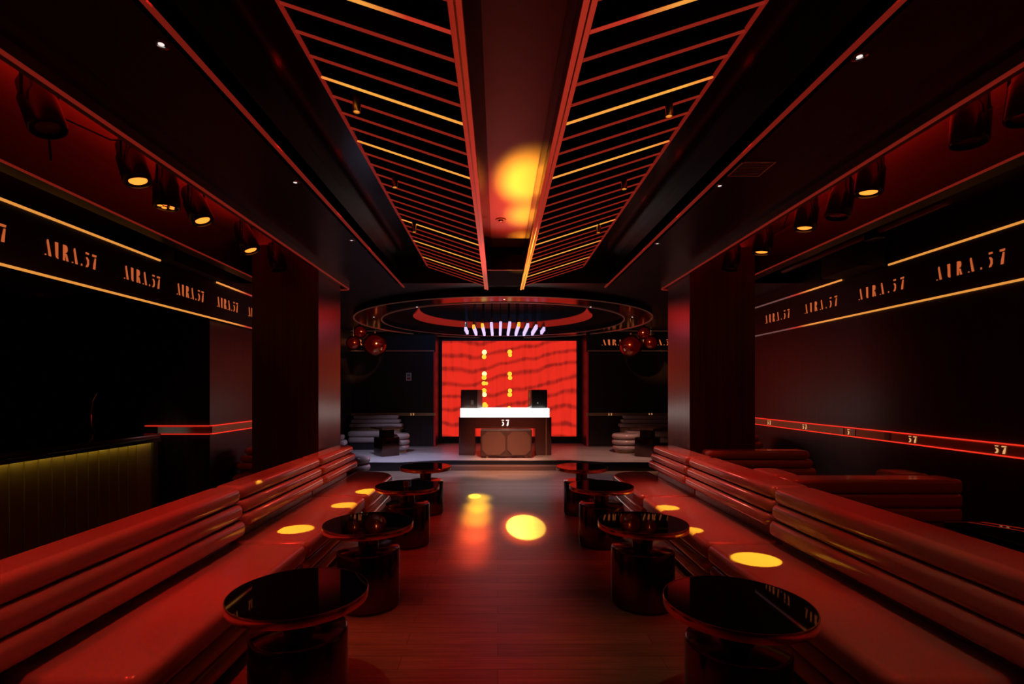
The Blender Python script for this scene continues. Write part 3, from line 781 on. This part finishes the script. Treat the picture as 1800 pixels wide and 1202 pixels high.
# ------------------------------------------------------------------ globe pendants
def globes(label, items, anchor):
    t = thing('globe_pendant', label, 'pendant lamp', (0, 0, 0))
    for k, (px, py, r, dy) in enumerate(items):
        Y = 11.1 + dy; X = (px - 875) * Y / F; Z = H + (687 - py) * Y / F
        bm = sphere(new(), (X, Y, Z), r); bm2 = sphere(bm, (X, Y, Z), r * .93)
        g = obj('globe', bm, GLOBE, t)
        obj('bulb', sphere(new(), (X, Y, Z), r * .78, 32, 20), GLOW, g)
        obj('fitting', lathe(new(), [(0,Z+r+.03),(.02,Z+r+.03),(.025,Z+r-.004),(0,Z+r-.004)], 16, (X, Y)), BRASS, g)
        obj('cord', tube(new(), [(X, Y, Z + r + .031), (X, Y, ZC - .0005)], .004, 6), CAN, t)
globes('cluster of three red glass globe lamps hanging by the left column', [(659,606,.262,0), (633,583,.145,.05), (621,603,.155,-.05)], 0)
globes('cluster of three red glass globe lamps hanging by the right column', [(1109,608,.25,0), (1132,585,.145,.05), (1144,602,.155,-.05)], 0)

# ------------------------------------------------------------------ ceiling fittings
def downlight(label, x, y):
    t = thing('ceiling_downlight', label, 'downlight', (x, y, ZC), group='small white downlights in the dark ceiling')
    obj('trim_ring', lathe(new(), [(.020,-.0003),(.034,-.0003),(.033,-.005),(.022,-.006),(.020,-.0003)], 32), CHROME, t)
    obj('lens', lathe(new(), [(0,-.0005),(.012,-.0005),(.012,-.003),(0,-.003)], 24), DOWNL, t)
for side, x, ys in (('left', -1.456, (2.19, 3.64, 5.04)), ('right', 1.622, (2.27, 3.70, 5.15))):
    for k, y in enumerate(ys): downlight('%s of three tiny white downlights in the %s ceiling strip' % (('nearest', 'middle', 'farthest')[k], side), x, y)
t = thing('ceiling_sensor', 'small round dark sensor on the glossy centre ceiling channel', 'sensor', (.03, 5.12, 3.272))
obj('housing', lathe(new(), [(0,-.0003),(.055,-.0003),(.052,-.006),(.036,-.008),(0,-.008)], 32), PLASTICD, t)
obj('lens', lathe(new(), [(0,-.0085),(.024,-.0085),(.018,-.018),(0,-.022)], 24), CAN, t)
t = thing('ceiling_vent', 'triangular-looking grey slatted air vent in the right ceiling strip', 'vent', (1.71, 3.42, ZC))
obj('frame', frame_beam('v', [(-.11,-.11),(.11,-.11),(.11,.11),(-.11,.11),(-.11,-.11)], .012, -.006, -.0003, GRILLE), GRILLE, t, smooth=False)
for k in range(9):
    y = -.09 + k * .0225
    hexa(bm := new(), [(-.1,y,-.010),(.1,y,-.010),(.1,y+.003,-.010),(-.1,y+.003,-.010),(-.1,y+.010,-.001),(.1,y+.010,-.001),(.1,y+.013,-.001),(-.1,y+.013,-.001)])
    obj('louvre', bm, GRILLE, t, smooth=False)
t = thing('security_camera', 'small pale dome camera under the ceiling above the bar', 'camera', (-4.60, 5.06, 2.62))
obj('mount', lathe(new(), [(0,-.0005),(.055,-.0005),(.05,-.03),(0,-.03)], 24), PLASTICD, t)
obj('dome', sphere(new(), (0, 0, -.085), .058, 24, 14), PLASTICD, t)
obj('lens', lathe(new(), [(0,0),(.024,0),(.024,.02),(0,.02)], 20), CAN, t).matrix_local = Matrix.Translation((.014, -.045, -.095)) @ Matrix.Rotation(math.radians(70), 4, 'X')
t = thing('ceiling_tray', 'round green-gold ceiling tray with a thin bright edge above the bar', 'ceiling tray', (-5.05, 4.55, 2.60))
obj('disc', lathe(new(), [(0,.0),(.95,.0),(.95,-.06),(.90,-.085),(0,-.085)], 72), TRAYM, t)
obj('edge', lathe(new(), [(.951,-.052),(.958,-.052),(.958,-.06),(.951,-.06),(.951,-.052)], 72), BRASS, t)

# wall fittings
def plate(name, label, cat, x, y, z, w, h, axis, m, m2):
    t = thing(name, label, cat, (x, y, z))
    if axis == 'y': obj('plate', box(new(), -w/2, w/2, -.012, -.0005, -h/2, h/2), m, t, smooth=False); obj('display', box(new(), -w*.3, w*.3, -.015, -.0125, h*.05, h*.35), m2, t, smooth=False); obj('button_area', box(new(), -w*.35, w*.35, -.015, -.0125, -h*.38, -h*.1), mat('redlabel', (.3,.04,.03), .5), t, smooth=False)
    else: obj('plate', box(new(), .0005, .012, -w/2, w/2, -h/2, h/2), m, t, smooth=False); obj('display', box(new(), .0125, .014, -w*.3, w*.3, 0, h*.3), m2, t, smooth=False)
    return t
plate('wall_switch', 'small pale control plate on the dark back wall left of the screen', 'wall switch', -2.19, YB, 1.89, .13, .19, 'y', PLASTIC, PLASTICD)
plate('thermostat', 'small dim thermostat plate on the far wall behind the bar', 'thermostat', -6.0, 6.0, 1.50, .12, .12, 'x', PLASTICD, CAN)
# door behind the bar with a curved handle
t = struct('door_1', box(new(), -5.55, -4.75, 6.28, 6.3295, 0.001, 2.3), mat('door_black', (.008,.007,.008), .3))
hd = obj('door_handle', tube(new(), [(-4.98, 6.27, .98), (-4.985, 6.22, 1.1), (-4.99, 6.21, 1.25), (-4.975, 6.22, 1.42), (-4.97, 6.27, 1.52)], .012), CHROME, t)

# ------------------------------------------------------------------ bar counter
t = thing('bar_counter', 'dark bar counter with yellow-lit fluted front, left of the near banquette', 'bar counter', (0, 0, 0))
BX = -3.90
obj('carcass', box(new(), -4.45, BX - .03, .4, 5.74, .001, 1.0), BLACK, t, smooth=False)
obj('counter_top', prism(new(), rrect(-4.52, BX + .055, .3, 5.80, .03), 1.001, 1.055, .006), GLOSSB, t)
obj('front_lip', box(new(), BX + .042, BX + .0545, .32, 5.78, .965, 1.0008), GLOSSB, t, smooth=False)
y = .4; 
while y < 5.44:
    bm = new(); w = .13
    # shallow fluted panel: pale proud edge then a tilted face
    pts = [(BX - .0295, y), (BX + .006, y), (BX + .006, y + .006), (BX - .016, y + .012), (BX - .006, y + w - .002), (BX - .0295, y + w - .002)]
    a = [bm.verts.new((p[0], p[1], .002)) for p in pts]; b = [bm.verts.new((p[0], p[1], .999)) for p in pts]
    bm.faces.new(a[::-1]); bm.faces.new(b)
    for i in range(6): bm.faces.new((a[i], a[(i+1)%6], b[(i+1)%6], b[i]))
    obj('front_panel', bm, FLUTE, t, smooth=False); y += w
obj('end_panel', box(new(), BX - .0295, BX - .002, y + .002, 5.70, .002, .999), FLUTE, t, smooth=False)
obj('end_post', box(new(), BX - .0295, BX + .02, 5.701, 5.78, .002, .999), BLACK, t, smooth=False)
obj('light_strip', box(new(), BX + .026, BX + .040, .4, 5.70, .985, 1.0005), BARLED, t, smooth=False)

# ------------------------------------------------------------------ stage-light cans in the slots
def can(label, x, px, py, tilt, lit, r=.092, L=.30, rx=0.):
    Y = x * F / (px - 875); z = H + (687 - py) * Y / F
    t = thing('stage_spotlight', label, 'spotlight', (x, Y, z), group='black stage spotlights in the ceiling slots')
    R = Matrix.Rotation(math.radians(tilt), 4, 'Y') @ Matrix.Rotation(math.radians(rx), 4, 'X')
    b = obj('body', lathe(new(), [(0,L*.55),(r*.55,L*.55),(r*.8,L*.42),(r*.86,L*.2),(r,L*.1),(r,-L*.46),(r*.93,-L*.5),(r*.84,-L*.5),(r*.84,-L*.44),(0,-L*.44)], 36), CAN, t); b.matrix_local = R
    l = obj('lens', lathe(new(), [(0,-L*.45),(r*.4,-L*.448),(r*.62,-L*.443),(r*.62,-L*.4405),(0,-L*.4405)], 32), {0: LENSO, 1: LENSY, 2: LENSO}[lit], t); l.matrix_local = R
    if lit == 2:
        for k in range(5):
            a = 2*PI*k/5
            q = obj('emitter', lathe(new(), [(0,-L*.47),(r*.17,-L*.465),(r*.19,-L*.4515),(0,-L*.4515)], 14, (r*.48*math.cos(a), r*.48*math.sin(a))), LENSY, t); q.matrix_local = R
    bm = new(); w = r + .02
    tube(bm, [(0,-w,0),(0,-w,L*.45),(0,-w*.7,L*.78),(0,w*.7,L*.78),(0,w,L*.45),(0,w,0)], .009, 6); obj('yoke', bm, CAN, t)
    obj('hanging_stem', tube(new(), [(0,0,L*.78),(0,0,3.6195 - z)], .012, 8), CAN, t)
    return (x, Y, z)
XL_C, XR_C = -2.56, 2.74
cans = {}
for key, args in {
 'L1': ('big unlit black stage spotlight nearest the camera in the left slot', XL_C, 70, 185, -20, 0),
 'L2': ('lit black stage spotlight in the left slot, second from the camera', XL_C, 233, 286, -17, 1),
 'L3': ('black stage spotlight with a ring of small emitters in the left slot', XL_C, 293, 332, 0, 2),
 'L4': ('tilted lit stage spotlight fourth along the left slot', XL_C, 345, 362, -24, 1),
 'L5': ('lit stage spotlight fifth along the left slot', XL_C, 432, 418, -22, 1),
 'L6': ('dark stage spotlight farthest along the left slot near the column', XL_C, 486, 452, -14, 0),
 'R0': ('unlit stage spotlight cut by the right picture edge', XR_C, 1812, 160, 8, 0),
 'R1': ('big unlit black stage spotlight nearest the camera in the right slot', XR_C, 1706, 208, 4, 0),
 'R2': ('lit stage spotlight with amber lens in the right slot, largest of the lit ones', XR_C, 1530, 306, 6, 1),
 'R3': ('dark square-shouldered stage spotlight between two lit ones in the right slot', XR_C, 1478, 350, 12, 0),
 'R4': ('lit amber stage spotlight third from the right column', XR_C, 1418, 374, 8, 1),
 'R5': ('lit amber stage spotlight second from the right column', XR_C, 1342, 420, 8, 1),
 'R6': ('dark stage spotlight closest to the right column', XR_C, 1287, 452, 10, 0),
}.items():
    cans[key] = can(*args)
# cables slung between the spotlights
bm = new(); tube(bm, [(XL_C-.2, 3.05, 3.36), (XL_C-.15, 3.15, 3.24), (XL_C, 3.35, 3.20), (XL_C+.05, 3.55, 3.3), (XL_C+.05, 3.6, 3.4)], .006, 6)
tag(obj('cable', bm, CAN), 'black cable loop hanging between the first two left stage spotlights', 'cable')
bm = new(); tube(bm, [(XL_C-.28, 3.2, 3.62), (XL_C-.28, 3.2, 3.2), (XL_C-.28, 3.22, 3.0)], .008, 6)
bm2 = new(); tube(bm2, [(XR_C, 4.65, 3.45), (XR_C+.03, 4.8, 3.25), (XR_C+.02, 4.9, 3.12), (XR_C-.02, 5.0, 3.3)], .006, 6)
tag(obj('cable', bm2, CAN), 'thin cable drooping between two lit spotlights in the right slot', 'cable')
tag(obj('hanging_rod', bm, CAN), 'thin dark rod hanging beside the cable loop in the left slot', 'rod')
# recess pipes / rigging above right band
t = thing('ceiling_pipe', 'red-lit pipe and clamp above the right sign band', 'pipe', (0,0,0))
obj('pipe', tube(new(), [(3.75, 4.2, 3.12), (3.72, 6.6, 3.10)], .03, 12), mat('pipe_red', (.2,.06,.04), .4), t)
obj('clamp', prism(new(), rrect(3.68, 3.80, 4.95, 5.1, .02), 3.04, 3.249, .01), CAN, t)
tag(obj('ceiling_pipe', tube(new(), [(-3.42, 2.4, 3.10), (-3.42, 5.2, 3.10)], .025, 12), CAN), 'dark pipe running above the left sign band', 'pipe')

# ------------------------------------------------------------------ lights
def spot(name, loc, target, energy, col, ang, blend=.3, size=.02):
    l = bpy.data.lights.new(name, 'SPOT'); l.energy = energy; l.color = col; l.spot_size = math.radians(ang); l.spot_blend = blend; l.shadow_soft_size = size
    o = bpy.data.objects.new(name, l); C.objects.link(o); o.location = loc
    d = Vector(target) - Vector(loc); o.rotation_euler = d.to_track_quat('-Z', 'Y').to_euler()
    return o
def area(name, loc, target, energy, col, sx, sy, spread=180):
    l = bpy.data.lights.new(name, 'AREA'); l.energy = energy; l.color = col; l.shape = 'RECTANGLE'; l.size = sx; l.size_y = sy; l.spread = math.radians(spread)
    o = bpy.data.objects.new(name, l); C.objects.link(o); o.location = loc
    d = Vector(target) - Vector(loc); o.rotation_euler = d.to_track_quat('-Z', 'Y').to_euler()
    return o
RC_ = (1., .028, .018)
def below(k, dz=.17): x, y, z = cans[k]; return (x, y, z - dz)
# wide red washes onto same-side seats: added unseen spots in slots and at coffer edges
for y, el, er in ((.6, 90, 34), (1.9, 150, 42), (3.1, 170, 80), (4.3, 120, 130), (5.3, 110, 130)):
    spot('red_wash', (-2.40, y, 3.02), (-1.75, y + .3, .5), el * .55, RC_, 44, 1., .10)
    spot('red_wash', (2.60, y, 3.02), (1.90, y + .3, .5), er * .55, RC_, 44, 1., .10)
    spot('red_wash', (-1.32, y, 3.10), (-1.78, y + .2, .4), el, RC_, 46, 1., .06)
    spot('red_wash', (1.50, y, 3.10), (1.90, y + .2, .4), er, RC_, 46, 1., .06)
# cross washes
for k, tgt, e in (('L5', (1.75, 6.0, .5), 90), ('R5', (-1.7, 6.0, .5), 110)):
    spot('red_wash', below(k), tgt, e, RC_, 30, 1., .03)
# added unseen spots for red along the aisle floor
for y, e in ((5.9, 230), (4.6, 190), (3.2, 150), (2.0, 80)): spot('red_wash', (-.20, y, 2.90), (-.12, y, 0), e, RC_, 40, 1., .08)
YC = (1., .60, .03)
for k, tgt, e, a in (('L2', (-1.64, 4.10, .42), 1500, 5.6), ('L4', (-1.50, 4.97, .42), 1500, 5.0), ('L5', (-1.42, 5.66, .42), 1800, 6.4),
                     ('R2', (1.72, 3.37, .42), 1500, 6.2), ('R5', (1.62, 4.86, .42), 1500, 4.6), ('R4', (1.56, 4.08, .42), 1400, 3.6)):
    spot('amber_beam', below(k), tgt, e, YC, a, .12, .008)
spot('amber_beam', (.36, 11.9, 2.85), (.32, 5.80, 0), 1350, (1., .60, .06), 4.0, .25, .012)
spot('amber_beam', (.36, 11.9, 2.85), (.32, 5.80, 0), 240, (1., .10, .02), 5.6, .6, .02)
spot('amber_beam', (-.46, 11.9, 2.85), (-.34, 7.42, 0), 1500, YC, 2.0, .3, .012)
for y, e, c in ((7.3, 900, .50), (6.75, 900, .42), (6.2, 650, .30), (5.6, 380, .10), (5.0, 200, .06)): spot('amber_beam', (-.44, 11.9, 2.85), (-.27, y, 0), e, (1., c, .015), 4.2, 1., .06)  # added beams imitating the amber reflection streak on the floor
# slot glow
area('slot_glow', (-2.6, 3.0, 3.30), (-2.6, 3.0, 4.0), 42, RC_, .6, 7.5)
area('slot_glow', (2.74, 3.0, 3.30), (2.74, 3.0, 4.0), 55, RC_, .6, 7.5)
# added helper spots, no fitting, for the amber patch on the centre channel
for tgt, e, a in (((.25, 4.2, 3.27), 3600, 4.4), ((.28, 5.0, 3.27), 3000, 3.6), ((.28, 5.7, 3.27), 1800, 2.6)):
    spot('centre_panel_helper', (.20, 9.76, .12), tgt, e, (1., .34, .02), a, .5, .10)
spot('centre_panel_helper', (.20, 9.76, .12), (.14, 4.9, 3.27), 900, (1., .045, .02), 11, 1., .12)
spot('centre_panel_helper', (.20, 9.76, .12), (.12, 3.6, 3.27), 90, (1., .04, .03), 26, 1., .12)
# tiny white downlights
for x, ys in ((-1.456, (2.19, 3.64, 5.04)), (1.622, (2.27, 3.70, 5.15))):
    for y in ys: spot('downlight', (x, y, ZC - .02), (x * 1.03, y, 0), (7 if x < 0 and y < 3 else 11), (1., .62, .36), 38, 1., .02)
for x in (-.80, .72): spot('downlight', (x * 1.2, 1.9, ZC - .02), (x, 3.05, 0), 26, (1., .62, .34), 24, 1., .02)  # added warm pair without fittings, for brown patches on the aisle floor
# ring lamps and added fill spots: cool on the left of the stage, warmer on the right and in front
spot('ring_and_fill_spot', (-1.35, 8.45, ZR - .03), (-1.7, 9.6, .1), 520, (.55, .58, 1.), 56, .7, .03)
spot('ring_and_fill_spot', (-2.35, 9.6, ZR - .03), (-2.2, 10.9, .2), 190, (.60, .62, 1.), 62, .8, .03)
spot('ring_and_fill_spot', (1.55, 8.45, ZR - .03), (1.2, 8.5, .1), 150, (.62, .56, 1.), 60, .6, .03)
spot('ring_and_fill_spot', (2.55, 9.6, ZR - .03), (2.5, 10.6, .2), 230, (1., .50, .40), 62, .6, .03)
spot('ring_and_fill_spot', (.10, 7.75, ZR - .03), (.17, 10.5, .4), 430, (1., .36, .20), 36, .8, .03)  # added front fill on subwoofer and desk
spot('ring_and_fill_spot', (.10, 8.6, ZR - .03), (.17, 9.75, 0), 900, (1., .50, .36), 44, 1., .03)  # added spot, no fitting, for the pink floor before the stage
spot('ring_and_fill_spot', (.10, 8.6, ZR - .03), (.10, 8.6, 0), 170, (.80, .68, 1.), 66, 1., .03)  # added fill, no fitting, over the floor below the stage
# added spots throwing light back along the aisle from the ring
spot('ring_and_fill_spot', (-.9, 8.2, ZR - .03), (-1.85, 5.6, .75), 260, (1., .09, .04), 26, .8, .02)
spot('ring_and_fill_spot', (1.1, 8.2, ZR - .03), (2.0, 5.6, .75), 260, (1., .22, .15), 26, .8, .02)
# added spots without fittings, red light grazing the column sides
spot('ring_and_fill_spot', (-1.1, 8.6, 2.9), (-2.16, 6.6, 1.9), 26, (1., .02, .015), 50, 1., .4)
spot('ring_and_fill_spot', (1.3, 8.6, 2.9), (2.35, 6.7, 1.9), 50, (1., .02, .015), 50, 1., .4)
# added spots, no fittings, picking out the glass globes
spot('ring_and_fill_spot', (-1.6, 8.9, 2.88), (-2.85, 11.1, 2.62), 260, (1., .42, .16), 22, .6, .02)
spot('ring_and_fill_spot', (1.8, 8.9, 2.88), (3.1, 11.1, 2.62), 260, (1., .42, .16), 22, .6, .02)
spot('rail_fill_spot', (-4.25, 5.3, 2.6), (-4.05, 6.31, 1.05), 14, (.85, 1., .8), 16, 1., .03)  # added unseen spot to lift the grey rail
# faint blue inside the ring recess
spot('recess_blue', (-.9, 9.3, 3.0), (-.9, 10.6, 3.48), 40, (.12, .35, 1.), 120, 1., .05)

# ------------------------------------------------------------------ world, camera, view
w = bpy.data.worlds.new('World'); bpy.context.scene.world = w; w.use_nodes = True
w.node_tree.nodes['Background'].inputs['Color'].default_value = (.004, .002, .002, 1)
w.node_tree.nodes['Background'].inputs['Strength'].default_value = .3
cam = bpy.data.cameras.new('camera'); co = bpy.data.objects.new('camera', cam); C.objects.link(co)
co.location = (0, 0, H); co.rotation_euler = (PI/2, 0, 0)
cam.sensor_fit = 'HORIZONTAL'; cam.sensor_width = 36; cam.lens = 36 * F / 1800
cam.shift_x = (900 - 875) / 1800; cam.shift_y = (687 - 601) / 1800
cam.clip_start = .02
sc = bpy.context.scene
sc.camera = co
sc.view_settings.view_transform = 'Standard'; sc.view_settings.look = 'None'
sc.view_settings.exposure = 0; sc.view_settings.gamma = 1
try: sc.view_settings.use_curve_mapping = False
except Exception: pass
try:
    sc.cycles.use_denoising = True
    sc.cycles.max_bounces = 8; sc.cycles.glossy_bounces = 5; sc.cycles.transmission_bounces = 6
    sc.cycles.sample_clamp_indirect = 4
except Exception: pass
